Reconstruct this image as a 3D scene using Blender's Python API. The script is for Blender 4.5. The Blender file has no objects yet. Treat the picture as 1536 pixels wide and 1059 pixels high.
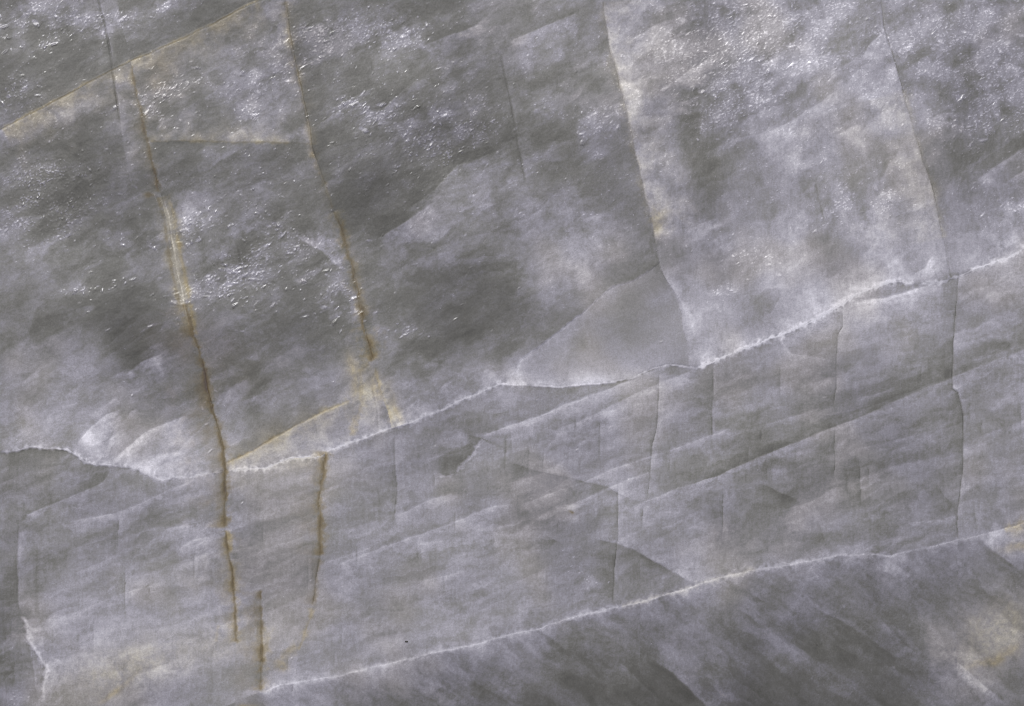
import bpy, math
import numpy as np

# ------------------------------------------------------------------ camera, world, lamps, exposure
S = 1e-4                                   # one unit of the layout below = 0.1 mm
scene = bpy.context.scene
cam_d = bpy.data.cameras.new('camera'); cam = bpy.data.objects.new('camera', cam_d)
scene.collection.objects.link(cam); scene.camera = cam
cam_d.lens = 100; cam_d.sensor_width = 36; cam_d.clip_start = 0.01; cam_d.clip_end = 50
cam.location = (0, 0, 153.6e-3 * 100 / 36)

world = bpy.data.worlds.new('World'); scene.world = world; world.use_nodes = True
world.node_tree.nodes['Background'].inputs['Color'].default_value = (0.93, 0.95, 1.0, 1)
world.node_tree.nodes['Background'].inputs['Strength'].default_value = 0.22

def area(name, loc, size, power, color):
    d = bpy.data.lights.new(name, 'AREA'); d.shape = 'SQUARE'; d.size = size
    d.energy = power; d.color = color
    o = bpy.data.objects.new(name, d); scene.collection.objects.link(o)
    o.location = loc
    v = -np.array(loc); yaw = math.atan2(v[1], v[0])
    from mathutils import Vector
    o.rotation_euler = Vector(v).to_track_quat('-Z', 'Y').to_euler()
    return o
KEY = np.array((-0.24, 0.42, 0.76))
area('key_lamp', KEY, 0.22, 9.2, (1.0, 0.985, 0.97))
area('side_lamp', (0.75, -0.10, 0.60), 0.30, 3.6, (0.94, 0.96, 1.0))

scene.view_settings.view_transform = 'Standard'
scene.view_settings.look = 'None'
scene.view_settings.exposure = 0.0
scene.view_settings.gamma = 1.0
scene.cycles.filter_width = 0.9

# ------------------------------------------------------------------ the sheet of points the specimen's face is made from
f32 = np.float32
def axis(a, b, step, margin):
    core = np.arange(a, b + step, step)
    out, p, d = [], 0.0, step
    while p < margin:
        d = min(d * 1.12, 9.0); p += d; out.append(p)
    out = np.array(out)
    return np.concatenate([(core[0] - out)[::-1], core, core[-1] + out]).astype(f32)
xs = axis(-24, 1560, 1.34, 240); ys = axis(-24, 1083, 1.34, 240)
X, Y = np.meshgrid(xs, ys)
H, W = X.shape

def perlin(x, y, seed):
    r = np.random.RandomState(seed)
    a = r.rand(256, 256) * 2 * np.pi
    gx, gy = np.cos(a).astype(f32), np.sin(a).astype(f32)
    xi = np.floor(x).astype(np.int32); yi = np.floor(y).astype(np.int32)
    fx = (x - xi).astype(f32); fy = (y - yi).astype(f32)
    u = fx * fx * fx * (fx * (fx * 6 - 15) + 10); v = fy * fy * fy * (fy * (fy * 6 - 15) + 10)
    x0, x1, y0, y1 = xi & 255, (xi + 1) & 255, yi & 255, (yi + 1) & 255
    n00 = gx[y0, x0] * fx + gy[y0, x0] * fy
    n10 = gx[y0, x1] * (fx - 1) + gy[y0, x1] * fy
    n01 = gx[y1, x0] * fx + gy[y1, x0] * (fy - 1)
    n11 = gx[y1, x1] * (fx - 1) + gy[y1, x1] * (fy - 1)
    a0 = n00 + u * (n10 - n00); a1 = n01 + u * (n11 - n01)
    return (a0 + v * (a1 - a0)) * 1.5
def fbm(x, y, seed, octv=4, gain=0.5):
    s, a, t = 0, 1.0, 0
    for k in range(octv):
        s = s + a * perlin(x * 2 ** k + 17.3 * k, y * 2 ** k - 9.1 * k, seed + k); t += a; a *= gain
    return (s / t * 1.5).astype(f32)
def sstep(a, b, v):
    t = np.clip((v - a) / (b - a), 0, 1); return t * t * (3 - 2 * t)
def rot(deg, sx, sy, x=None, y=None):
    """coordinates stretched along a direction that rises to the right by deg"""
    x = X if x is None else x; y = Y if y is None else y
    c, s = math.cos(math.radians(deg)), math.sin(math.radians(deg))
    return (x * c - y * s) / sx, (x * s + y * c) / sy

# wander that makes every traced line a natural break
w1, w2 = fbm(X / 26, Y / 26, 1, 3), fbm(X / 26, Y / 26, 11, 3)
Xw, Yw = X + 1.1 * w1, Y + 1.3 * w2
rag = fbm(X / 7, Y / 7, 21, 2)

def seg_dist(pts, pad):
    """signed distance to a polyline in a window round it; + is below a line that runs right, left of one that runs down"""
    p = np.array(pts, dtype=np.float64)
    x0, x1 = p[:, 0].min() - pad, p[:, 0].max() + pad; y0, y1 = p[:, 1].min() - pad, p[:, 1].max() + pad
    j0, j1 = np.searchsorted(xs, [x0, x1]); i0, i1 = np.searchsorted(ys, [y0, y1])
    sl = (slice(i0, i1), slice(j0, j1))
    px, py = Xw[sl], Yw[sl]
    best = np.full(px.shape, 1e9, f32); sg = np.ones(px.shape, f32); tt = np.zeros(px.shape, f32)
    L = np.hypot(*np.diff(p, axis=0).T); cum = np.concatenate([[0], np.cumsum(L)]); tot = cum[-1]
    for k in range(len(p) - 1):
        ax, ay = p[k]; dx, dy = p[k + 1] - p[k]
        t = ((px - ax) * dx + (py - ay) * dy) / (dx * dx + dy * dy)
        tc = np.clip(t, 0, 1)
        d = np.hypot(px - ax - tc * dx, py - ay - tc * dy)
        m = d < best
        best = np.where(m, d, best)
        sg = np.where(m, np.sign(dx * (py - ay) - dy * (px - ax)), sg)
        tt = np.where(m, (cum[k] + tc * L[k]) / tot, tt)
    return sl, (best * sg).astype(f32), tt.astype(f32), tot
def below(pts):                             # region under a line that runs left to right
    p = np.array(pts); return Yw > np.interp(Xw, p[:, 0], p[:, 1])
def rightof(pts):                           # region right of a line that runs top to bottom
    p = np.array(pts); return Xw > np.interp(Yw, p[:, 1], p[:, 0])

# ------------------------------------------------------------------ the traced breaks
S1 = [(-300, 345), (0, 195), (109, 138), (166, 105), (200, 90), (265, 61), (307, 41), (360, 14), (391, 0), (700, -150)]
V1 = [(150, -120), (196, 97), (204, 136), (212, 170), (221, 214), (231, 258), (240, 289), (247, 320), (254, 350), (265, 400), (276, 452),
      (286, 490), (301, 537), (308, 571), (319, 618), (331, 659), (337, 692), (338, 743), (337, 794), (343, 835), (347, 852),
      (350, 889), (353, 930), (354, 967), (352, 1059), (350, 1300)]
V2 = [(405, -120), (428, 0), (434, 51), (443, 99), (453, 143), (462, 184), (468, 224), (473, 238), (489, 282), (499, 316), (511, 343),
      (516, 360), (530, 408), (538, 445), (545, 486), (553, 520), (560, 544), (570, 585), (584, 622), (588, 650)]
C2 = [(880, -200), (905, 0), (908, 31), (916, 75), (927, 112), (937, 156), (947, 197), (957, 245), (967, 289), (977, 326), (984, 367),
      (991, 404), (1000, 421), (1012, 438), (1022, 469), (1025, 496), (1032, 520), (1033, 552)]
C3 = [(1300, -200), (1321, 0), (1326, 41), (1340, 88), (1353, 133), (1367, 180), (1381, 231), (1398, 279), (1408, 326), (1415, 360), (1427, 418)]
C3b = [(1438, 408), (1435, 462), (1430, 520), (1429, 581), (1437, 588), (1444, 618), (1445, 690), (1439, 743), (1435, 770), (1436, 810)]
MB = [(-300, 700), (0, 679), (17, 678), (44, 671), (78, 673), (102, 675), (119, 685), (126, 692), (150, 697), (167, 698), (200, 701),
      (221, 711), (245, 721), (262, 715), (285, 716), (323, 709), (340, 706), (400, 702), (434, 688), (482, 685), (495, 675), (530, 663),
      (570, 649), (587, 641), (618, 634), (642, 622), (669, 612), (703, 595), (740, 581), (752, 576), (794, 578), (835, 581), (879, 577),
      (913, 574), (950, 567), (977, 554), (1005, 547), (1025, 549), (1045, 552), (1069, 544), (1086, 535), (1117, 523), (1137, 516),
      (1156, 508), (1180, 499), (1207, 488), (1241, 469), (1268, 454), (1282, 442), (1306, 433), (1333, 424), (1353, 423), (1374, 428),
      (1394, 425), (1418, 421), (1438, 414), (1462, 403), (1489, 394), (1513, 386), (1536, 372), (1850, 215)]
LENS = [(752, 574), (777, 554), (780, 540), (797, 528), (828, 506), (852, 486), (872, 471), (896, 449), (920, 430), (950, 420), (964, 413), (977, 403), (989, 394)]
H1 = [(222, 212), (272, 211), (316, 212), (400, 213), (458, 215), (478, 216)]
R1 = [(337, 696), (380, 676), (414, 656), (448, 637), (492, 615), (528, 600), (545, 585)]
L1 = [(760, 828), (860, 794), (937, 765), (971, 752), (1018, 733), (1079, 713), (1136, 686), (1204, 659), (1255, 639), (1306, 620), (1340, 603), (1374, 588), (1432, 566),
      (1476, 547), (1536, 525), (1850, 410)]
B1 = [(-300, 1290), (330, 1062), (387, 1039), (424, 1027), (465, 1020), (516, 1012), (564, 998), (601, 991), (652, 979), (720, 964), (760, 952), (801, 944),
      (845, 930), (889, 918), (930, 910), (977, 899), (1011, 888), (1049, 876), (1093, 862), (1136, 854), (1197, 845), (1245, 835),
      (1299, 830), (1336, 833), (1394, 820), (1435, 809), (1464, 804), (1503, 794), (1536, 784), (1850, 690)]
V3 = [(489, 676), (485, 699), (479, 750), (479, 791), (480, 835), (473, 876), (470, 910), (460, 944), (448, 978)]
V4 = [(390, 883), (392, 937), (393, 988), (391, 1038)]
V10 = [(27, 786), (25, 845), (27, 903), (29, 922), (39, 934), (42, 957), (61, 991), (71, 1005), (65, 1032), (65, 1059), (60, 1300)]
T1 = [(-300, 900), (0, 795), (27, 786), (37, 781), (41, 772), (95, 750), (136, 733), (156, 723), (168, 704)]
LA = [(720, 655), (760, 640), (808, 625), (865, 601), (913, 584), (977, 557), (1005, 548)]
LB = [(820, 650), (865, 633), (896, 620), (937, 598), (991, 574), (1042, 554)]
K1 = [(989, 554), (988, 595), (986, 639), (979, 666), (975, 707), (972, 751)]
K2 = [(1069, 545), (1070, 588), (1068, 622), (1068, 676)]
K3 = [(927, 728), (927, 801), (921, 862), (920, 910)]
K4 = [(964, 753), (963, 798)]
K5 = [(1085, 733), (1084, 780), (1083, 818)]
K6 = [(1265, 458), (1264, 490), (1257, 503), (1255, 581), (1250, 612)]
K7 = [(1252, 642), (1252, 690), (1252, 723)]
K8 = [(1289, 683), (1291, 760)]
K9 = [(591, 650), (592, 699), (596, 733), (591, 794)]
K10 = [(177, 770), (176, 835)]
K11 = [(187, 845), (188, 930)]
C1 = [(145, -20), (148, 0), (160, 51), (168, 102), (177, 160), (183, 197)]
C4 = [(750, 75), (768, 163), (778, 221), (790, 279)]
C5 = [(1221, 268), (1238, 340)]
CORNER = [(1464, 804), (1486, 823), (1536, 860), (1850, 1080)]
HOOK = [(699, 652), (722, 658), (712, 676), (706, 686), (690, 700), (682, 711), (669, 714), (654, 713)]
# ------------------------------------------------------------------ regions of the face
mB = below(MB); bB = below(B1); l1 = below(L1)
upper = ~mB; band = mB & ~bB; lowblk = bB
def soft(mask_pts, w, kind='b'):
    p = np.array(mask_pts)
    d = (Yw - np.interp(Xw, p[:, 0], p[:, 1])) if kind == 'b' else (Xw - np.interp(Yw, p[:, 1], p[:, 0]))
    return sstep(-w, w, d)
sMB, sB1 = soft(MB, 3.5), soft(B1, 14)
sS1 = soft(S1, 3.5)

# ------------------------------------------------------------------ milkiness: broad tones read off the stone (sRGB grey it shows)
ROWS = '''
105 125 120 110 112 112 112 108 128 128 133 125 129 136 134 127 126
105 108 120 118 120 108 118 108 120 125 136 125 133 142 141 125 122
118 108 112 112 122 105 102 100 112 118 129 114 134 140 139 118 116
118  95 102 115 108 110  98 118 125 118 127 122 142 136 141 126 129
125 118 112 118 112 118 115 112 118 140 126 129 150 134 145 147 148
120 118 100 118 115 112 115 102 112 134 132 150 140 155 150 140 140
135 140 125 118 118 130 135 128 147 148 154 139 135 130 130 132 140
135 140 150 150 150 150 138 130 140 138 138 138 130 130 125 135 140
130 130 128 140 138 140 138 142 135 135 140 130 128 130 128 132 135
125 135 140 142 140 138 140 138 142 132 130 142 127 121 120 120 126
122 150 155 155 148 145 138 142 131 121 118 119 115 112 114 134 130
130 140 138 140 140 133 119 114 107 106 103 103 102 103 105 120 114'''
G = np.array([[float(v) for v in r.split()] for r in ROWS.strip().splitlines()])
def bicubic(G, gx, gy):
    """Catmull-Rom in both directions"""
    gx = np.clip(gx, 0, G.shape[1] - 1.001); gy = np.clip(gy, 0, G.shape[0] - 1.001)
    P = np.pad(G, 2, mode='edge')
    def wts(t): return [-.5*t + t*t - .5*t**3, 1 - 2.5*t*t + 1.5*t**3, .5*t + 2*t*t - 1.5*t**3, -.5*t*t + .5*t**3]
    xi, yi = np.floor(gx).astype(int), np.floor(gy).astype(int)
    wx, wy = wts(gx - xi), wts(gy - yi); out = 0
    for a in range(4):
        for b in range(4):
            out = out + wy[a] * wx[b] * P[yi + a + 1, xi + b + 1]
    return out.astype(f32)
# the broad tones are pulled about so no lattice shows
dx = 26 * fbm(X / 90, Y / 90, 31, 3); dy = 26 * fbm(X / 90, Y / 90, 41, 3)
tone = bicubic(G, (X + dx) / 96, (Y + dy) / 96.3); broad = tone.copy()

hgt = np.zeros_like(X)                      # height, layout units
gloss = np.zeros_like(X)                    # how smooth-broken
stain = np.zeros((H, W, 3), f32)            # ochre, brown, cream weights

# ------------------------------------------------------------------ cloud veils inside the quartz
def veil(x, y, seed, k, p=1.6, octv=3):
    f = (fbm(x, y, seed, octv) * k); s = f - np.floor(f)
    return ((1 - s) ** p * sstep(0, 0.06, s)).astype(f32)
wx, wy = 7 * fbm(X / 45, Y / 45, 51, 3), 7 * fbm(X / 45, Y / 45, 61, 3)
XX, YY = X + wx, Y + wy
# clouds are offset where the stone has broken and moved
blk = (below(S1) * 1.0 + rightof(V1) * 2.3 + rightof(V2 + [(600, 1400)]) * (upper * 1.7) + rightof(C2 + [(1040, 1400)]) * (upper * 2.9) + rightof(C3 + [(1440, 1400)]) * (upper * 1.3)
       + mB * (5.1 + rightof([(495, 600)] + V3 + [(430, 1100)]) * 1.9 + (l1 & (Xw > 960)) * 2.7 + rightof([(1420, -400)] + C3b + [(1440, 1400)]) * 3.1) + bB * 4.3)
XX = XX + 23 * np.sin(blk * 2.1); YY = YY + 23 * np.cos(blk * 1.7)
up = upper.astype(f32); bd = band.astype(f32); lo = lowblk.astype(f32)
right = sstep(700, 1100, X)
m1 = sstep(-.15, .45, fbm(X / 130, Y / 130, 71, 3)); m2 = sstep(-.2, .4, fbm(X / 110, Y / 110, 75, 3))
def cloud(deg, sx, sy, seed): return sstep(-.28, .38, fbm(*rot(deg, sx, sy, XX, YY), seed, 6, .64)) - .5
u_n = fbm(*rot(28, 70, 30, XX, YY), 81, 5, .56); b_n = fbm(*rot(17, 110, 22, XX, YY), 101, 5, .58); l_n = fbm(*rot(-36, 100, 28, XX, YY), 121, 5, .58)
u_c, b_c, l_c = cloud(27, 80, 42, 401), cloud(15, 95, 36, 411), cloud(-36, 120, 40, 421)
u_v = veil(*rot(30, 420, 130, XX, YY), 91, 2.4, 2.0, 2); b_v = veil(*rot(21, 700, 90, XX, YY), 111, 2.6, 2.0, 1); l_v = veil(*rot(-38, 520, 110, XX, YY), 131, 2.4, 2.0, 1)
iso = fbm(XX / 34, YY / 34, 141, 4, .58)
fine = fbm(X / 6.5, Y / 6.5, 161, 3, .7)
grain = perlin(X / 2.6, Y / 2.6, 171)
fluff = fbm(XX / 15, YY / 15, 211, 4, .7)
fib = perlin(X / 2.6, Y / 34, 181) * .6 + perlin(X / 5.5, Y / 60, 183) * .6 + .6 * perlin(X / 34, Y / 2.6, 185)
feath = fbm(X / 4.2 + .15 * wx, (Y + 1.5 * wy) / 26, 221, 3, .6)             # curtains of hair-fine inclusions
u_k = fbm(*rot(24, 46, 4.2, XX, YY), 231, 4, .6); b_k = fbm(*rot(19, 120, 6.0, XX, YY), 233, 4, .6); l_k = fbm(*rot(-37, 70, 6.5, XX, YY), 235, 4, .6)
flat = np.ones_like(X)                      # how cloudy; low in the clear smooth lens
lens_in = below(LENS) & ~rightof(C2) & ~mB & (Xw > 752)
flat[lens_in] = 0.45
calm = right * sstep(110, 260, Y)            # the smoother, milkier part
u_p = fbm(*rot(-75, 170, 38, XX, YY), 431, 4, .5)
tone += flat * up * ((5.5 - 2.5 * calm) * u_n + (11.5 - 5.5 * calm) * u_c + (3 + 7 * right) * u_p + 10 * m1 * (u_v - .3) + (5 - 1.5 * calm) * iso + (5.5 - 1.5 * calm) * fluff + (4.5 - 2.5 * right) * u_k + 4.5 * feath * right)
tone += bd * (5 * b_n + 12 * b_c + 9 * m2 * (b_v - .3) + 4 * iso + 6.5 * fluff * (.6 + m1) + 2.2 * b_k + 4 * feath + 2 * fib)
tone += lo * (6 * l_n + 9 * l_c + 10 * m1 * (l_v - .3) + 4 * iso + 6 * fluff + 3.5 * l_k + 2 * feath)
tone += (.4 + .6 * flat) * (4.6 * fine + 4.0 * grain)

# ------------------------------------------------------------------ features along the traced lines
def taper(t, tot, a, b):
    e = np.minimum(1, np.where(a > 0, t * tot / max(a, 1e-6), 1)) * np.minimum(1, np.where(b > 0, (1 - t) * tot / max(b, 1e-6), 1))
    return sstep(0, 1, e)
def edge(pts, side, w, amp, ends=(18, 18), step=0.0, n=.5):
    """a veil, or painted shade or glow, that starts sharply at the line and dies away on one side; step lifts that side a little"""
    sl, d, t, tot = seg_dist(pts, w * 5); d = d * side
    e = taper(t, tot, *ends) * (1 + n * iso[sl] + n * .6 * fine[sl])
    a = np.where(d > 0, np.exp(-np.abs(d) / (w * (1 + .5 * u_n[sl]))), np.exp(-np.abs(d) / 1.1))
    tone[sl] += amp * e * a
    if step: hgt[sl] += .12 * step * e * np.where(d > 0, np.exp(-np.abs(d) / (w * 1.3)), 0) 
def rim(pts, w, amp, ends=(10, 10), lift=0.0, n=.8):
    """crushed white crest"""
    sl, d, t, tot = seg_dist(pts, w * 6)
    e = taper(t, tot, *ends)
    ww = w * np.clip(1 + n * (rag[sl] + .8 * iso[sl]), .25, 3)
    g = np.exp(-(d / ww) ** 2) * e
    tone[sl] += amp * g * (1 + .5 * rag[sl]); hgt[sl] += .5 * lift * g
def crack(pts, w=1.3, amp=-22, deep=1.6, shade=0, side=1, sw=9, ends=(14, 14), light=0):
    """hairline groove with shade painted on one side, a pale lit lip painted on the other"""
    sl, d, t, tot = seg_dist(pts, max(sw * 5, 12)); e = taper(t, tot, *ends) * np.clip(1 + .9 * iso[sl], .25, 1.6)
    g = np.exp(-(d / w) ** 2) * e
    tone[sl] += amp * g; hgt[sl] -= .6 * deep * g
    if shade: tone[sl] += shade * e * np.where(d * side > 0, np.exp(-np.abs(d) / sw), 0)
    if light: tone[sl] += light * e * np.where(d * side < 0, np.exp(-np.abs(d) / sw), 0)
def vein(pts, w, col, amp, side=0, sw=0, ends=(6, 6), deep=1.0, n=.7):
    """iron stain in a seam: col 0 ochre, 1 brown, 2 cream; can soak out on one side"""
    sl, d, t, tot = seg_dist(pts, max(w * 5, sw * 5)); e = taper(t, tot, *ends)
    ww = 1.4 * w * np.clip(1 + n * rag[sl] + n * iso[sl], .35, 2.5); amp = amp * np.clip(.8 + .9 * iso[sl] + .5 * fluff[sl], .15, 1.25)
    g = np.exp(-(d / ww) ** 2) * e
    if side: g = np.maximum(g, .75 * e * np.where(d * side > 0, np.exp(-np.abs(d) / (sw * np.clip(1 + .8 * iso[sl], .3, 2))), 0))
    stain[sl][..., col] = np.maximum(stain[sl][..., col], amp * g)
    hgt[sl] -= .3 * deep * np.exp(-(d / 1.5) ** 2) * e
def blob(x, y, rx, ry, deg, amp, arr=None, n=.8):
    """a soft patch, rx along a direction rising to the right by deg"""
    c, s = math.cos(math.radians(deg)), math.sin(math.radians(deg))
    u = ((XX - x) * c - (YY - y) * s) / rx; v = ((XX - x) * s + (YY - y) * c) / ry
    r = u * u + v * v; m = np.exp(-r) * np.clip(1 + n * iso + n * .5 * fine, 0, 2.5)
    if arr is None: tone[...] += amp * m
    else: arr[...] = np.maximum(arr, amp * m)

# heights: gentle swell, blocks at their own levels
hgt += 5 * fbm(X / 240, Y / 200, 201, 2) + flat * up * ((.42 - .2 * right) * fbm(*rot(28, 60, 34), 205, 3) + .15 * iso) + (bd + lo) * (.6 * fbm(*rot(17, 120, 40), 207, 2) + .08 * iso)
hgt += flat * up * .13 * fine + (bd + lo) * .05 * fine
hgt += -1.6 * sMB - 2.0 * (1 - sS1)
dB = Y - np.interp(X, *np.array(B1).T)
hgt += 8 * np.exp(-np.sqrt(dB * dB + 60) / 60) - np.clip(dB, 0, 400) * .07
hgt -= np.where(lens_in, .8, 0)

# upper left scarp
edge(S1, 1, 20, 15, step=2); vein(S1[1:9], 2, 2, 1.0, 1, 26, deep=0); vein(S1[1:9], 1.6, 0, .36, 1, 14, deep=0)
edge(S1, -1, 30, -13)
edge([(172, 112), (182, 190), (196, 270), (205, 320)], -1, 22, 9, (10, 50)); crack(C1, 1.1, -18, 1.2, -7, 1, 8, (4, 40), 7)
vein(V1[1:7], 1.7, 1, 1.0, 1, 4, deep=.6); vein(V1[1:6], 5, 2, .7, 1, 22, deep=0)
# the wide buff ribbon of the left vein
RIB = [(243, 292), (253, 325), (257, 350), (264, 395), (274, 445), (281, 480), (287, 506)]
vein(RIB, 8.5, 2, 1.5, ends=(4, 26), deep=-2.2, n=.25); vein([(p[0] + 9, p[1]) for p in RIB], 2.0, 0, .65); vein([(p[0] - 8, p[1]) for p in RIB], 1.6, 1, .45)
edge(RIB, 1, 8, 16); edge(RIB, -1, 7, 14)
blob(243, 291, 7, 4, 0, 1.0, stain[..., 1])
vein(V1[10:18], 2.6, 1, 1.2, 1, 10); vein(V1[11:18], 3, 0, .45, -1, 5)
vein(V1[12:17], 4, 1, .8, 1, 26, (40, 10), deep=0); edge(V1[11:18], 1, 20, -9, (60, 20))  # shadow left of the seam goes into the tone, with the rust soak
vein(V1[16:19], 1.9, 1, .95, 1, 10); vein(V1[16:19], 4, 1, .95, 1, 15, deep=0); edge(V1[16:19], 1, 14, -9); vein(V1[17:19], 4, 0, .6, 1, 14)  # rust soak, plus a dark edge that paints shade beside it
vein([(341, 794), (344, 815), (343, 835)], 5, 0, .95); vein(V1[18:24], 2.0, 1, 1.0, 1, 4); vein(V1[18:24], 5, 0, .6, 1, 9)
vein([(330, 935), (326, 945), (324, 965)], 2, 0, .35)
crack(V1[12:24], 1.0, -13, 1)
# second vein
vein(V2[1:10], 2.2, 0, .3, 1, 6, n=.4); vein(V2[1:8], 3, 1, .16, -1, 7); edge(V2[1:12], -1, 22, -12); edge(V2[1:8], 1, 16, 10); vein(V2[1:8], 8, 2, .4, 1, 14)
edge(V2[4:9], 1, 12, 9); vein(V2[6:9], 4, 0, .45)
vein(V2[9:17], 3.0, 1, .85, -1, 5, (40, 4)); vein(V2[9:17], 6, 0, .45); vein(V2[14:17], 8, 0, .75)
vein([(556, 546), (540, 557), (543, 608), (531, 632), (528, 656)], 4, 0, .5); vein([(540, 557), (542, 600)], 14, 2, .5)
vein([(562, 550), (570, 585), (584, 622), (586, 638)], 3, 0, .5); crack([(557, 574), (565, 622), (567, 649)], 1.5, -12, 1)
blob(558, 598, 50, 20, -72, .9, stain[..., 2]); blob(556, 596, 50, 18, -72, 11); blob(545, 590, 36, 7, -84, .4, stain[..., 0]); blob(576, 600, 30, 6, -70, .35, stain[..., 0])
edge([(545, 556), (546, 600), (536, 650)], -1, 14, 9); edge([(566, 560), (578, 605), (588, 640)], -1, 10, 11); edge([(560, 575), (567, 615), (570, 648)], 1, 8, 9)
# the level seam between the two veins
edge(H1, -1, 16, 15, step=1.5); vein(H1, 2, 2, 1.0, -1, 16, deep=0); edge(H1, 1, 16, -14); vein(H1, 1.5, 0, .2, -1, 8, deep=0)
# cream wedge and its yellow crest
rim(R1[:5], 1.8, 12); vein(R1[:6], 1.6, 0, .5, 1, 6, deep=.3); vein(R1[:6], 5, 2, .8, 1, 30); edge(R1[:6], 1, 26, 10, step=3); edge(R1[:5], -1, 26, -12)
vein(R1[:3], 1.4, 1, .4)
blob(445, 668, 75, 22, 22, .75, stain[..., 2]); blob(545, 625, 40, 30, 30, .3, stain[..., 2])
# the main break across the stone
rim(MB[1:9], 2.0, 34, lift=1); rim(MB[4:20], 1.7, 28); rim(MB[5:20], 6, 9, n=1.2); rim(MB[16:31], 2.8, 32, lift=.5)
rim(MB[30:40], 1.6, 22); rim(MB[38:53], 2.4, 34, lift=.5, n=1.1); rim(MB[52:62], 2.2, 30, lift=.4, n=1.2); rim(MB[38:53], 6, 10, n=1.2)
edge(MB[1:16], -1, 50, 15); edge(MB[1:12], 1, 16, -14); edge(MB[1:12], 1, 4, -8); edge(MB[19:31], -1, 34, 15); edge(MB[29:38], 1, 8, -17, (14, 14))  # dark bands below paint the ledge's shadow; pale ones above, its glow
edge(MB[38:52], -1, 55, 22); edge(MB[54:62], 1, 26, 10); edge(MB[50:57], 1, 8, -17, (6, 6)); edge([(1272, 458), (1310, 449), (1350, 442), (1390, 430), (1418, 422)], 1, 20, 16); edge(MB[55:62], -1, 26, 8); edge(MB[38:62], 1, 30, 5)  # first edge paints the glow above the crest into the tone
# smooth lens-shaped scar
edge(LENS, 1, 14, 13, step=0); rim(LENS[:12], 1.6, 13); edge(MB[29:37], -1, 24, 19); edge(LENS, -1, 20, -9); edge([(870, 470), (880, 500), (886, 530)], -1, 20, 5)
crack(C2[10:], 1.0, -2, .2, -8, 1, 14); edge(C2[10:], -1, 10, 8); blob(840, 560, 60, 14, 10, 10); blob(960, 440, 50, 14, 30, 6); edge([(1000, 415), (1034, 472), (1042, 505)], -1, 9, 12); edge([(1011, 425), (1030, 475), (1035, 540)], -1, 6, 10)
# long cracks on the right of the upper face
crack(C2[1:11], 1.0, -13, 1.4, -8, 1, 14, (8, 8)); edge(C2[1:11], -1, 44, 22, step=1.5); vein(C2[1:10], 5, 2, .55, -1, 45, deep=0)
vein([(980, 300), (984, 330), (987, 362)], 6, 2, 1.0, -1, 26, (25, 25), deep=0); vein([(978, 295), (989, 372)], 4, 0, .2, -1, 22, (30, 30), deep=0)
crack(C3[1:], 1.0, -15, 1.4, -7, -1, 12, (4, 4)); edge(C3[3:], 1, 48, 15, step=1.5); vein(C3[4:10], 5, 2, .4, 1, 60, deep=0)
crack(C4, 1.3, -9, .8, -5, 1, 12, light=5); crack(C5, 1.3, -14, 1)
crack([(608, 14), (621, 71)], 3, -9, .6); crack([(556, 85), (560, 118)], 1.5, -10, .6); crack([(355, 365), (370, 450)], 1.6, -14, .8)
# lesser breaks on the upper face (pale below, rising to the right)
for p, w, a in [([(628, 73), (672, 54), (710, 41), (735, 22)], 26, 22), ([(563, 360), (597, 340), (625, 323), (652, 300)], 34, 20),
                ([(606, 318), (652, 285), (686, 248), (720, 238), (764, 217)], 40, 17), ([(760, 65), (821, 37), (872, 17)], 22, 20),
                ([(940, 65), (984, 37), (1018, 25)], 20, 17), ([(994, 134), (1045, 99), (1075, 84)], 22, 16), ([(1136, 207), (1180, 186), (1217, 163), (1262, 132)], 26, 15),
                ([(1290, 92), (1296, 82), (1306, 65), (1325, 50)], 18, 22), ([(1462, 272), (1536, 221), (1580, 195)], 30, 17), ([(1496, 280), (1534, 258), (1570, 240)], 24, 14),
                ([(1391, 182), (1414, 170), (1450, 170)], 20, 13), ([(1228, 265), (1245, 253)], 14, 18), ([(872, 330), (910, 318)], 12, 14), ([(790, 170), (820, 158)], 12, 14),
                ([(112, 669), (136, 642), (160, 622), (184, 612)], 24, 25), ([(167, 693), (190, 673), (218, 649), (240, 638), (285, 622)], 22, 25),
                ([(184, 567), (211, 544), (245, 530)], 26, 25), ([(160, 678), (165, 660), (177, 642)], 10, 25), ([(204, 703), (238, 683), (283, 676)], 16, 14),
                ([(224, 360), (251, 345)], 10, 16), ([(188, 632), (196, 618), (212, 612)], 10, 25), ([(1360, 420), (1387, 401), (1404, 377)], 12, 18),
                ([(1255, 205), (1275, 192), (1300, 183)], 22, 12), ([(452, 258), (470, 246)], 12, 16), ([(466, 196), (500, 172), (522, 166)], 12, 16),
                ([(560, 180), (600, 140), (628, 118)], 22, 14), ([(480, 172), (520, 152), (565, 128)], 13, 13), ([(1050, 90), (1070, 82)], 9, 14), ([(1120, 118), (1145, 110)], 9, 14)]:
    edge(p, 1, w, a, step=1.2); edge(p, -1, w * .6, -a * .5)
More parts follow.
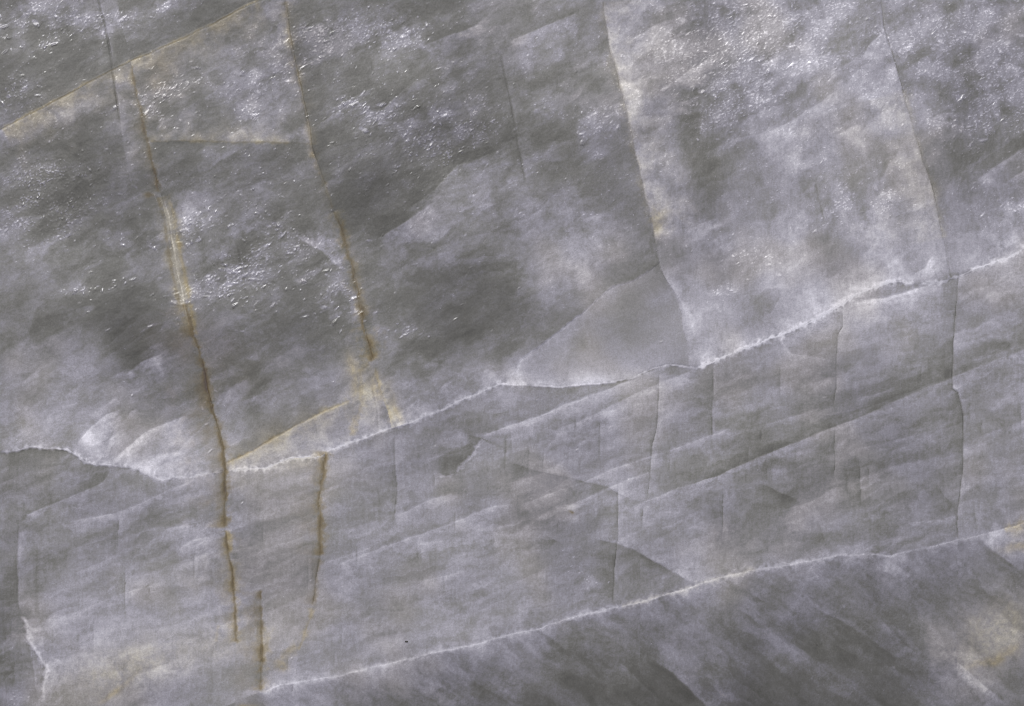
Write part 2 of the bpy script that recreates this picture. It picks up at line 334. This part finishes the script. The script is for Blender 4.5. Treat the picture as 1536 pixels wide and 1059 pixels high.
# lower band: long slanting seams
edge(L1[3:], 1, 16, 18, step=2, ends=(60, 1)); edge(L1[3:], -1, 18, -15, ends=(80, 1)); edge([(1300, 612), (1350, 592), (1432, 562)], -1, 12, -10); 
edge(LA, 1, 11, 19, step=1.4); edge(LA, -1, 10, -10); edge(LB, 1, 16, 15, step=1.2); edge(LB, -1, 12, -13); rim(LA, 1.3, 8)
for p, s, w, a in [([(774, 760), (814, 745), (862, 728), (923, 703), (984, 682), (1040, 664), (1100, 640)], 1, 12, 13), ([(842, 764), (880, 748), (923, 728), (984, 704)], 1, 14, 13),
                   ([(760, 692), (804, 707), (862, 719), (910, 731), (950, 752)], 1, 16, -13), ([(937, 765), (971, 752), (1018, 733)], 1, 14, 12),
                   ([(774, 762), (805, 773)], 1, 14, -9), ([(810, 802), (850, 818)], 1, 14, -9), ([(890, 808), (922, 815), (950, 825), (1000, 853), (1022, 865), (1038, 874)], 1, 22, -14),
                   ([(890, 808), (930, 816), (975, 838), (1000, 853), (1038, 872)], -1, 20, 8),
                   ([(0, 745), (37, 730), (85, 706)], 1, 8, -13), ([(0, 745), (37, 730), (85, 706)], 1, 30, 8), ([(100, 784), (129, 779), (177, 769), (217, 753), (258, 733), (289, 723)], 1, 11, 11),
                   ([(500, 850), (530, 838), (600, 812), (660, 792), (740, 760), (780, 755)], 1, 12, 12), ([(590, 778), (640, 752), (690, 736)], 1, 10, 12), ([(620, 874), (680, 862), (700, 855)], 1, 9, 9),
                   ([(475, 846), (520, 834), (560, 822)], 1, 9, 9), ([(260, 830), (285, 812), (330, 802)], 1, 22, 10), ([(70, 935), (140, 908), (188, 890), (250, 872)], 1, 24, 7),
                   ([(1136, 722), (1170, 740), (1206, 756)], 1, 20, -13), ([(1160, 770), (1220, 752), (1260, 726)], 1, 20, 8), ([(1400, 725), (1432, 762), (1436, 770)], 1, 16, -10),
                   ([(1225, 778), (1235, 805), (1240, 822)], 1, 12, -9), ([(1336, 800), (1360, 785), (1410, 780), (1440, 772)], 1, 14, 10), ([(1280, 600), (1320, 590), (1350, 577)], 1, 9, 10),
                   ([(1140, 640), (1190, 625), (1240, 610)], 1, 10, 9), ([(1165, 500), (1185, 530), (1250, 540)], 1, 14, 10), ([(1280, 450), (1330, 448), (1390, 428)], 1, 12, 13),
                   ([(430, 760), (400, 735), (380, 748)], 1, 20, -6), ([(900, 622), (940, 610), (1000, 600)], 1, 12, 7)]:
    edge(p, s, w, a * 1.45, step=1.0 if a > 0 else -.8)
# left step, corner edge and its upper line
edge(T1[2:], 1, 22, 13, step=1.5); edge(T1[2:], -1, 9, -15); rim(T1[2:], 1.3, 10)  # dark line above the step is its thin shadow, painted in
edge(V10[:4], -1, 24, 15, step=2); edge(V10[:4], 1, 14, -10); crack(V10[:4], 1.2, -14, 1); rim(V10[3:10], 3, 26, lift=1.5); edge(V10[3:10], -1, 30, 14, step=2); edge(V10[3:10], 1, 16, -10)
edge([(44, 964), (50, 1000), (56, 1039), (58, 1070)], -1, 8, 14)
crack([(53, 811), (56, 930)], 3, -8, .5)
edge([(0, 1030), (12, 1015), (30, 1003)], 1, 20, 10)
for p, a in [(K1, -16), (K2, -14), (K3, -17), (K4, -16), (K5, -12), (K6, -14), (K7, -15), (K8, -14), (K9, -14), (K10, -10), (K11, -12)]:
    crack(p, 1.0, a * .7, 1.0, a * .6, 1, 13, (16, 20), 9)
crack(C3b, 1.1, -17, 1.4, -12, 1, 15, (2, 12), 10)
for p in ([(1140, 640), (1142, 668)], [(899, 629), (900, 668)], [(864, 622), (862, 660)], [(535, 815), (536, 850)], [(626, 820), (628, 850)], [(654, 944), (654, 968)], [(806, 850), (807, 880)],
          [(1026, 770), (1028, 792)], [(1142, 640), (1143, 665)], [(850, 735), (852, 762)], [(760, 650), (757, 700), (764, 720)], [(1012, 690), (1014, 712)], [(1460, 760), (1466, 800)], [(1530, 600), (1532, 660)]):
    crack(p, 1.8, -8, .6, -4, 1, 10, (14, 14), 4)
# the many lesser breaks that follow the same few directions
rl = np.random.RandomState(19)
def inside(mask, x, y):
    return mask[min(max(np.searchsorted(ys, y), 0), H - 1), min(max(np.searchsorted(xs, x), 0), W - 1)]
for mask, n_, degs, lens_, ws, amps in ((band, 70, (16, 27), (50, 190), (7, 16), (5, 11)), (lowblk, 34, (-43, -32), (50, 160), (12, 30), (5, 11)), (upper & ~lens_in, 120, (24, 40), (18, 80), (7, 20), (6, 13))):
    k = 0
    while k < n_:
        x, y = rl.uniform(-20, 1556), rl.uniform(-20, 1079)
        if not inside(mask, x, y): continue
        k += 1; a = math.radians(rl.uniform(*degs)); L_ = rl.uniform(*lens_); q = L_ * .06 * rl.randn()
        p = [(x - L_ / 2 * math.cos(a), y + L_ / 2 * math.sin(a)), (x + q * math.sin(a), y + q * math.cos(a)), (x + L_ / 2 * math.cos(a), y - L_ / 2 * math.sin(a))]
        if not (inside(mask, *p[0]) and inside(mask, *p[2])): continue
        sd = 1 if rl.rand() < .75 else -1; am = rl.uniform(*amps); w_ = rl.uniform(*ws)
        edge(p, sd, w_, am, (L_ * .3, L_ * .3), n=.8); edge(p, -sd, w_ * .7, -am * .5, (L_ * .3, L_ * .3), n=.8)
k = 0
while k < 46:
    x, y = rl.uniform(0, 1536), rl.uniform(540, 1000)
    if not inside(band, x, y): continue
    k += 1; L_ = rl.uniform(18, 70); p = [(x, y), (x + rl.uniform(-2, 2), y + L_)]
    if inside(band, *p[1]): crack(p, 1.0, -rl.uniform(2, 7), .4, -rl.uniform(3, 8), 1, rl.uniform(6, 16), (L_ * .3, L_ * .3), rl.uniform(2, 6))
# third and fourth veins
vein(V3[:5], 2.0, 1, .95, 1, 9); vein(V3[:5], 4, 1, .85, 1, 11, deep=0); vein(V3[:5], 4, 0, .6, -1, 4); vein(V3[:2], 5, 0, .8); vein(V3[4:7], 2.2, 1, .55, 1, 7); vein(V3[6:], 2.4, 0, .5); crack(V3[:7], 1.0, -10, 1.0, -9, 1, 12)
vein(V4, 1.9, 1, 1.0, 1, 13); vein(V4[1:], 6, 0, .55, -1, 5); blob(400, 996, 10, 9, 20, .85, stain[..., 0]); blob(384, 1038, 16, 4, 5, .8, stain[..., 0]); crack(V4, 1.0, -10, 1.0, -12, 1, 16)
vein([(418, 990), (440, 972), (448, 968)], 4, 0, .35)
# bottom crest
rim(B1[2:24], 5, 9, lift=.3, n=1.0); rim(B1[2:18], 2.2, 4, n=1.4); rim(B1[12:21], 4, 9, n=1.0); edge(B1[2:30], 1, 34, 18); edge(B1[2:30], -1, 26, 10); rim(B1[22:29], 4, 5, n=1.4)  # wide pale edges paint a glow on both sides of the crest
vein(B1[14:20], 3, 2, .4); vein(B1[27:30], 5, 0, .7, 1, 12); blob(1512, 796, 30, 7, 14, .5, stain[..., 0])
for p, s, w, a in [(CORNER[:3], -1, 40, 22), (CORNER[:3], 1, 14, -8), ([(971, 984), (1011, 1012), (1059, 1059), (1090, 1090)], -1, 46, 20), ([(971, 984), (1011, 1012), (1059, 1059)], 1, 40, -13),
                   ([(1425, 984), (1489, 1039), (1520, 1068)], 1, 34, 18), ([(1425, 984), (1489, 1039)], -1, 26, -9), ([(1180, 882), (1210, 904), (1260, 930), (1310, 962)], -1, 26, 12), ([(1136, 930), (1190, 975), (1230, 1005)], 1, 26, 10),
                   ([(920, 985), (965, 1030), (1000, 1062)], 1, 30, 10), ([(1300, 840), (1350, 870), (1370, 890)], -1, 14, 11), ([(1420, 828), (1470, 868)], 1, 12, 8), ([(1206, 1005), (1230, 1030), (1300, 1062)], -1, 24, 10),
                   ([(610, 1000), (680, 1040), (720, 1065)], 1, 24, 9), ([(1090, 870), (1150, 905), (1180, 912)], 1, 26, -7)]:
    edge(p, s, w, a, step=.8 if a > 0 else 0, ends=(24, 30))
# chips
edge(HOOK, 1, 24, -19, (12, 12)); rim(HOOK[1:], 2.2, 26, n=1.2); edge(HOOK[1:5], -1, 14, 16)
edge([(735, 624), (750, 620), (764, 617)], 1, 6, -16, (8, 2)); edge([(440, 352), (482, 375), (516, 406)], -1, 18, 20, n=1.2); edge([(438, 354), (482, 378), (514, 410)], 1, 40, -11)
# pale and dark patches
for a in [(1095, 330, 60, 70, 60, -6), (1300, 380, 40, 40, 60, 8), (1180, 240, 60, 40, 40, 8), (1290, 260, 30, 60, -75, -5), (1480, 330, 70, 40, 20, 6), (820, 300, 60, 40, 30, 8), (128, 165, 70, 16, 5, 11), (300, 330, 26, 30, 40, 12), (335, 400, 40, 14, 30, 16), (850, 370, 60, 34, 60, 12), (1160, 380, 40, 50, 80, 12), (1010, 350, 30, 40, 90, 12),
          (90, 280, 60, 50, 30, -11), (160, 470, 100, 26, 4, -13), (640, 490, 40, 60, 80, -11), (640, 230, 100, 50, 25, -8), (890, 240, 50, 36, 20, -10), (1040, 160, 50, 40, 40, -12), (1460, 210, 60, 36, 20, -9),
          (400, 405, 60, 26, -25, -8), (1110, 470, 30, 50, 60, -12), (1240, 395, 24, 50, 80, -12), (1050, 280, 40, 30, 20, -7), (200, 990, 110, 34, 15, 9), (1480, 925, 70, 44, 40, 13), (1440, 1000, 30, 60, 60, 8), (40, 130, 90, 26, 26, -8), (330, 40, 60, 14, 28, -7), (700, 830, 90, 26, 14, 7)]:
    blob(*a)
blob(195, 990, 90, 34, 20, .7, stain[..., 2]); blob(182, 1022, 26, 5, 32, .45, stain[..., 0]); blob(300, 960, 100, 30, 15, .4, stain[..., 2]); blob(300, 850, 60, 30, 15, .2, stain[..., 2])
blob(1480, 925, 75, 48, 35, .8, stain[..., 2]); blob(1476, 967, 34, 8, 24, .55, stain[..., 0]); blob(1465, 985, 60, 40, 35, .3, stain[..., 2])
blob(120, 165, 80, 22, 25, .3, stain[..., 2]); blob(250, 145, 40, 30, 60, .22, stain[..., 1]); blob(300, 520, 26, 60, 70, .22, stain[..., 1]); blob(345, 560, 40, 70, 60, .12, stain[..., 1])
blob(866, 773, 4, 2, 0, .9, stain[..., 1])

# ------------------------------------------------------------------ splintery flakes: little cleavage faces all broken along one direction
rs = np.random.RandomState(7)
key = KEY / np.linalg.norm(KEY); hv = key + np.array((0, 0, 1)); hv /= np.linalg.norm(hv)
SLX, SLY = -hv[0] / hv[2], hv[1] / hv[2]             # slopes dh/dX, dh/dY (Y runs down) that turn a flake to the lamp
def flakes(n, cx, cy, rx, ry, deg, lmin=2.5, lmax=7, bright=18, jit=.16):
    c, s = math.cos(math.radians(deg)), math.sin(math.radians(deg))
    for k in range(int(n * .45)):
        a, b = rs.randn(2); x = cx + a * rx * c + b * ry * s; y = cy - a * rx * s + b * ry * c
        if not (-20 < x < 1556 and -20 < y < 1079): continue
        L = lmin + (lmax - lmin) * rs.rand() ** 4; B = L * (.22 + .3 * rs.rand()); B = max(B, 1.3)
        th = math.radians(15 + 40 * rs.randn()); cc, ss = math.cos(th), math.sin(th)
        j0, j1 = np.searchsorted(xs, [x - L - 2, x + L + 2]); i0, i1 = np.searchsorted(ys, [y - L - 2, y + L + 2])
        sl = (slice(i0, i1), slice(j0, j1)); ux, uy = X[sl] - x, Y[sl] - y
        u = (ux * cc - uy * ss) / L; v = (ux * ss + uy * cc) / B
        m = sstep(1.5, .2, u * u + v * v + .9 * grain[sl])
        gx, gy = SLX + jit * rs.randn(), SLY + jit * rs.randn()
        hgt[sl] += m * np.clip(gx * ux + gy * uy, -.15, .8)
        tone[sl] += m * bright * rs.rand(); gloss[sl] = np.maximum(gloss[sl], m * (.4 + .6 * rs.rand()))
# everywhere on the upper face, thin; and dense in the splintery patches
flakes(300, 250, 180, 230, 160, 25, 2, 5); flakes(300, 450, 300, 190, 140, 25, 2, 5); flakes(380, 1150, 110, 260, 90, 10, 2, 5, bright=10); flakes(160, 700, 150, 160, 110, 30, 2, 5)
flakes(220, 1450, 160, 90, 110, 0, bright=10); flakes(160, 1250, 950, 220, 60, -30, 2, 5, 10); flakes(160, 800, 620, 420, 160, 20, 2, 5, 8)
CLUST = [(55, 25, 60, 20, 20, 70), (130, 28, 18, 8, 15, 40), (85, 60, 26, 10, 15, 30), (20, 140, 40, 20, 25, 40), (200, 25, 50, 12, 20, 40), (250, 132, 30, 10, 15, 70), (228, 165, 14, 20, 70, 40),
          (375, 172, 12, 14, 60, 35), (420, 100, 60, 30, 20, 60), (515, 45, 70, 18, 5, 90), (590, 60, 30, 16, 10, 40), (520, 158, 24, 8, 20, 50), (570, 175, 30, 10, 25, 40), (340, 410, 45, 20, 30, 120), (300, 440, 40, 16, 15, 60),
          (385, 420, 30, 26, 30, 90), (440, 360, 40, 14, -30, 80), (500, 440, 24, 40, 60, 110), (150, 432, 26, 8, 10, 40), (290, 335, 30, 14, 30, 60), (330, 600, 16, 10, 20, 25), (620, 495, 26, 10, 0, 30),
          (660, 200, 60, 40, 20, 60), (900, 180, 20, 16, 20, 40), (1060, 60, 70, 40, 20, 160), (1180, 60, 60, 40, 20, 160), (1100, 140, 40, 30, 30, 90), (1420, 50, 60, 30, 20, 130), (1500, 120, 30, 50, 20, 80), (1450, 180, 40, 14, 15, 40),
          (1130, 385, 22, 20, 60, 40), (1260, 300, 30, 20, 60, 40), (1330, 300, 20, 20, 60, 30), (1510, 315, 24, 12, 15, 30), (1090, 440, 12, 16, 60, 30), (30, 1050, 14, 8, 0, 25), (870, 860, 14, 30, 60, 25), (60, 300, 60, 60, 30, 50)]
frost = .42 * up * (1 - .55 * sstep(330, 520, Y)) + .22 * up * right * (1 - sstep(120, 340, Y)) + .12 * bd + .14 * lo
for p in CLUST:
    c, q = math.cos(math.radians(p[4])), math.sin(math.radians(p[4]))
    u = ((X - p[0]) * c - (Y - p[1]) * q) / (p[2] * 1.3); v = ((X - p[0]) * q + (Y - p[1]) * c) / (p[3] * 1.3)
    frost += .55 * np.exp(-u * u - v * v)
frost = np.clip(frost * (1 + .7 * iso + .5 * u_n), 0, 1) * flat
sp = .65 * perlin(*rot(20, 5.0, 2.6), 241) + .6 * perlin(*rot(-25, 3.0, 2.1), 243) + .4 * fluff
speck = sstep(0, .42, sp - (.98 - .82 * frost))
tone += 30 * speck + 15 * frost * frost  # white bruise specks that also put the glints into the tone
gloss = np.maximum(gloss, speck * .65 + .3 * frost)
hgt += frost * (.07 * perlin(*rot(22, 8, 4), 245) + .12 * sp) + .18 * speck
for p in CLUST:
    flakes(p[5], *p[:5], lmin=1.8, lmax=8 if p[1] < 480 else 5, bright=26)

# ------------------------------------------------------------------ colour of the stone from its milkiness, stains, and the shade and glow painted into the tone
def lin(v): v = np.clip(v, 0, 255) / 255; return np.where(v <= .04045, v / 12.92, ((v + .055) / 1.055) ** 2.4)
tone = 126 + 1.58 * (tone - 132)
tone = np.clip(np.where(tone < 92, 92 + .75 * (tone - 92), tone), 50, 228)
cool = sstep(0, 1, .45 + (tone - 126 - 1.5 * (broad - 132)) / 60 + (broad - 122) / 80 + .25 * fbm(X / 150, Y / 150, 301, 3))
rgb = np.stack([tone + 1 - 1.2 * cool, tone - .5 - 2.3 * cool, tone - 3 + 12 * cool], -1)
warmth = sstep(0, .5, fbm(X / 170, Y / 170, 311, 3)) * sstep(110, 140, tone)
rgb += warmth[..., None] * np.array((1.5, 0, -6))
K = np.clip(stain, 0, 1)
def mix(rgb, a, col, keep):
    """stain keeps some of the light and dark of the quartz under it"""
    c = np.array(col) + keep * (tone[..., None] - 130)
    return rgb + a[..., None] * (c - rgb)
rgb = rgb + (K[..., 2] * .9)[..., None] * (np.stack([tone + 8, tone + 1.5, tone - 11], -1) - rgb)
rgb = mix(rgb, K[..., 0] * .85, (152, 134, 92), .8)
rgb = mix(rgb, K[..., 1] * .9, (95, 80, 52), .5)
ALB = 0.685
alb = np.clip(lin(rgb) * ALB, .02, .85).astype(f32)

# ------------------------------------------------------------------ which part each bit of the face belongs to
def near(pts, w):
    m = np.zeros((H, W), bool); sl, d, t, tot = seg_dist(pts, w + 4); m[sl] = np.abs(d) < w; return m
PARTS = []                                   # (name, label)
lab = np.zeros((H, W), np.int16)
def part(mask, name, label=None):
    lab[mask] = len(PARTS); PARTS.append((name, label))
s1, v1, v2, c2, c3 = below(S1), rightof(V1), rightof(V2 + [(600, 1400)]), rightof(C2 + [(1040, 1400)]), rightof(C3 + [(1440, 1400)])
c3b = rightof([(1420, -400)] + C3b + [(1440, 1400)]); h1 = below([(-300, 213)] + H1 + [(2000, 218)])
part(upper & ~s1, 'cleavage_face', 'dark grey splintery face above the yellow-edged slanting scarp')
part(upper & s1 & ~v1, 'cleavage_face', 'grey cloudy face left of the buff ribbon vein')
part(upper & s1 & v1 & ~v2 & ~h1, 'cleavage_face', 'sparkling face between two veins above the level seam')
part(upper & s1 & v1 & ~v2 & h1, 'cleavage_face', 'splintery sparkling face between two veins below the level seam')
part(upper & v2 & ~c2, 'cleavage_face', 'dark grey cloudy face between the yellow vein and a straight crack')
part(upper & c2 & ~c3, 'cleavage_face', 'pale frosty face between two straight cracks')
part(upper & c3, 'cleavage_face', 'grey frosty face with fine splinters beyond the long crack')
part(lens_in, 'shell_fracture', 'smooth grey lens-shaped fracture above the main ledge')
part(upper & v1 & below(R1[:7] + [(588, 560), (592, 560)]) & (Xw < 588) & (Yw > 540), 'stained_wedge', 'cream wedge with a yellow crest where two veins meet')
kk1 = rightof([(992, 300)] + K1 + [(972, 900)]); v3 = rightof([(495, 600)] + V3 + [(430, 1100)]); k3 = rightof([(927, 600)] + K3 + [(918, 1100)])
v10 = rightof([(27, 600)] + V10); t1 = below(T1 + [(169, 600), (2000, 500)]); k6 = rightof([(1265, 300)] + K6 + K7[1:] + [(1250, 1100)])
part(band & ~v1 & ~t1, 'ledge', 'thin grey ledge under the ragged white scarp')
part(band & ~v10 & t1, 'ledge', 'grey sliver beside the ragged step edge')
part(band & v10 & t1 & ~v1, 'ledge', 'pale ledge with cream patches left of the brown vein')
part(band & v1 & ~v3, 'ledge', 'pale ledge between the two brown veins')
part(band & v3 & ~kk1 & ~l1, 'ledge', 'streaky grey ledge right of the brown veins')
part(band & v3 & l1 & ~k3, 'ledge'); part(band & kk1 & ~l1 & ~k6, 'ledge'); part(band & k6 & ~l1 & ~c3b, 'ledge'); part(band & ~l1 & c3b, 'ledge')
part(band & l1 & k3 & ~k6, 'ledge'); part(band & l1 & k6 & ~c3b, 'ledge'); part(band & l1 & c3b, 'ledge')
part(lowblk, 'cleavage_face', 'dark grey face sloping away below the pale crest')
part(lowblk & ~below([(1464, 804)] + CORNER[1:]) & (Xw > 1464), 'cleavage_face', 'paler corner below the yellow-stained crest')
for p, nm, lb in [(S1[1:9], 'stained_edge', 'yellowish edge of the slanting scarp'), (MB[1:31], 'white_crest', 'ragged white edge of the main ledge'), (MB[36:61], 'white_crest', 'bright white crest of the main ledge'),
                  (B1[2:30], 'white_crest', 'pale crest above the dark sloping face'), (R1[:6], 'stained_edge', 'yellow crest of the cream wedge')]:
    part(near(p, 3), nm, lb)
for p in (C1, C2[1:], C3[1:], C3b, C4, C5, K1, K2, K3, K4, K5, K6, K7, K8, K9, K10, K11, V10[:4], L1[4:11], T1[2:]):
    part(near(p, 2.2), 'hairline_crack')
part(near(H1, 2.5), 'seam', 'level brownish seam between two veins')
part(near(V1[1:7], 3), 'iron_vein', 'thin brown seam running down from the scarp'); part(near(RIB, 9), 'iron_vein', 'wide buff ribbon of stained quartz')
part(near(V1[11:18], 4.5), 'iron_vein', 'dark brown seam below the buff ribbon'); part(near(V1[16:24], 4), 'iron_vein', 'rusty brown seam crossing the lower ledge')
part(near(V2[1:10], 3.5), 'iron_vein', 'faint olive seam'); part(near(V2[9:17], 4.5), 'iron_vein', 'ochre brown seam'); part(near([(556, 546), (540, 557), (543, 608), (531, 632), (528, 656)], 4), 'iron_vein', 'yellow branch of the ochre seam')
part(near(V3, 4), 'iron_vein', 'rusty seam that turns yellow as it fades'); part(near(V4, 4), 'iron_vein', 'short rusty seam with an orange foot')
part(near(HOOK, 3), 'chip', 'hook-shaped chip with a white lip')

# ------------------------------------------------------------------ material
def material(name, solid=None):
    m = bpy.data.materials.new(name); m.use_nodes = True; nt = m.node_tree; b = nt.nodes['Principled BSDF']; N = nt.nodes.new; L = nt.links.new
    tc = N('ShaderNodeTexCoord')
    nz = N('ShaderNodeTexNoise'); nz.inputs['Scale'].default_value = 4200; nz.inputs['Detail'].default_value = 4; nz.inputs['Roughness'].default_value = .7; L(tc.outputs['Object'], nz.inputs['Vector'])
    mr = N('ShaderNodeMapRange'); mr.inputs['To Min'].default_value = .80; mr.inputs['To Max'].default_value = 1.20; mr.inputs['From Min'].default_value = .25; mr.inputs['From Max'].default_value = .75
    L(nz.outputs['Fac'], mr.inputs['Value'])
    mul = N('ShaderNodeVectorMath'); mul.operation = 'SCALE'
    if solid is None:
        at = N('ShaderNodeAttribute'); at.attribute_name = 'quartz'; L(at.outputs['Color'], mul.inputs[0])
        gl = N('ShaderNodeAttribute'); gl.attribute_name = 'gloss'
        rr = N('ShaderNodeMapRange'); rr.inputs['To Min'].default_value = .62; rr.inputs['To Max'].default_value = .27; L(gl.outputs['Fac'], rr.inputs['Value']); L(rr.outputs['Result'], b.inputs['Roughness'])
    else:
        mul.inputs[0].default_value = solid; b.inputs['Roughness'].default_value = .5
    L(mr.outputs['Result'], mul.inputs['Scale']); L(mul.outputs['Vector'], b.inputs['Base Color'])
    bp = N('ShaderNodeBump'); bp.inputs['Strength'].default_value = .35; bp.inputs['Distance'].default_value = .00002
    L(nz.outputs['Fac'], bp.inputs['Height']); L(bp.outputs['Normal'], b.inputs['Normal'])
    b.inputs['IOR'].default_value = 1.54
    b.inputs['Subsurface Weight'].default_value = .15; b.inputs['Subsurface Radius'].default_value = (1, 1, 1); b.inputs['Subsurface Scale'].default_value = .0004
    return m
QUARTZ = material('milky_quartz'); BODY = material('quartz_body', (.26, .26, .27)); SPECK = material('dark_mineral', (.02, .017, .015))

# ------------------------------------------------------------------ build the specimen
rock = bpy.data.objects.new('quartz_specimen', None); scene.collection.objects.link(rock)
rock.empty_display_size = .02; rock.location = (0, 0, -.03)
rock['label'] = 'grey milky quartz face with rusty veins, white ledges and hairline cracks'; rock['category'] = 'quartz'
def link(o):
    scene.collection.objects.link(o); o.parent = rock; o.matrix_parent_inverse.identity(); o.location = (0, 0, .03); return o

co = np.stack([(X - 768) * S, (529.5 - Y) * S, hgt * S], -1).astype(f32)
gy_, gx_ = np.gradient(hgt.astype(np.float64), ys.astype(np.float64), xs.astype(np.float64))
nrm = np.stack([-gx_, gy_, np.ones_like(gx_)], -1); nrm /= np.linalg.norm(nrm, axis=-1, keepdims=True)
idx = np.arange(H * W, dtype=np.int32).reshape(H, W)
quads = np.stack([idx[1:, :-1], idx[1:, 1:], idx[:-1, 1:], idx[:-1, :-1]], -1).reshape(-1, 4)
qlab = lab[:-1, :-1].reshape(-1)
cof, nf, af, gf = co.reshape(-1, 3), nrm.reshape(-1, 3).astype(f32), alb.reshape(-1, 3), np.clip(gloss, 0, 1).reshape(-1)
order = np.argsort(qlab, kind='stable'); bounds = np.searchsorted(qlab[order], np.arange(len(PARTS) + 1))
for k, (nm, lb) in enumerate(PARTS):
    q = quads[order[bounds[k]:bounds[k + 1]]]
    if len(q) < 4: continue
    u, inv = np.unique(q, return_inverse=True)
    me = bpy.data.meshes.new(nm); n = len(q)
    me.vertices.add(len(u)); me.vertices.foreach_set('co', cof[u].ravel())
    me.loops.add(n * 4); me.loops.foreach_set('vertex_index', inv.astype(np.int32).ravel())
    me.polygons.add(n); me.polygons.foreach_set('loop_start', np.arange(0, n * 4, 4, dtype=np.int32))
    me.update(calc_edges=True); me.polygons.foreach_set('use_smooth', np.ones(n, bool))
    c = me.attributes.new('quartz', 'FLOAT_COLOR', 'POINT'); c.data.foreach_set('color', np.concatenate([af[u], np.ones((len(u), 1), f32)], 1).ravel())
    g = me.attributes.new('gloss', 'FLOAT', 'POINT'); g.data.foreach_set('value', gf[u].astype(f32))
    me.normals_split_custom_set_from_vertices(nf[u])
    me.materials.append(QUARTZ)
    o = link(bpy.data.objects.new(nm, me))
    if lb: o['label'] = lb

# the thickness of the stone behind the face: rough broken sides and back
ring = np.concatenate([idx[0, :-1], idx[:-1, -1], idx[-1, :0:-1], idx[:0:-1, 0]])[::3]
P = cof[ring].astype(np.float64); n = len(P); layers = [P]
for k, dep in enumerate((.006, .014, .022, .03)):
    a = np.arange(n); wob = .0012 * np.sin(a * .13 + k) + .0010 * np.sin(a * .31 + 2 * k) + .0006 * rs.randn(n)
    sc_ = 1.0 + (.012 - .02 * k) + wob[:, None] * 8
    L_ = P.copy(); L_[:, :2] = P[:, :2] * sc_; L_[:, 2] = -dep; layers.append(L_)
V = np.concatenate(layers + [np.array([[0, 0, -.03]])]); F = []
for k in range(4):
    for a in range(n):
        b = (a + 1) % n; F.append((k * n + a, k * n + b, (k + 1) * n + b, (k + 1) * n + a))
for a in range(n): F.append((4 * n + a, 4 * n + (a + 1) % n, 5 * n))
me = bpy.data.meshes.new('rock_body'); me.from_pydata(V.tolist(), [], F); me.update(); me.materials.append(BODY)
link(bpy.data.objects.new('rock_body', me))['label'] = 'rough broken thickness of the stone behind its face'

# dark grain lodged in the lower ledge
import bmesh
bm = bmesh.new(); bmesh.ops.create_icosphere(bm, subdivisions=2, radius=1.0)
for v in bm.verts: v.co *= 1 + .25 * rs.randn() * .5
zi = hgt[np.searchsorted(ys, 962), np.searchsorted(xs, 610)]
for v in bm.verts: v.co = ((610 - 768 + v.co.x * 2.4) * S, (529.5 - 962 + v.co.y * 1.4) * S, (zi + v.co.z * 1.0) * S)
me = bpy.data.meshes.new('mineral_grain'); bm.to_mesh(me); bm.free(); me.materials.append(SPECK)
link(bpy.data.objects.new('mineral_grain', me))['label'] = 'tiny black grain lodged in the pale ledge'
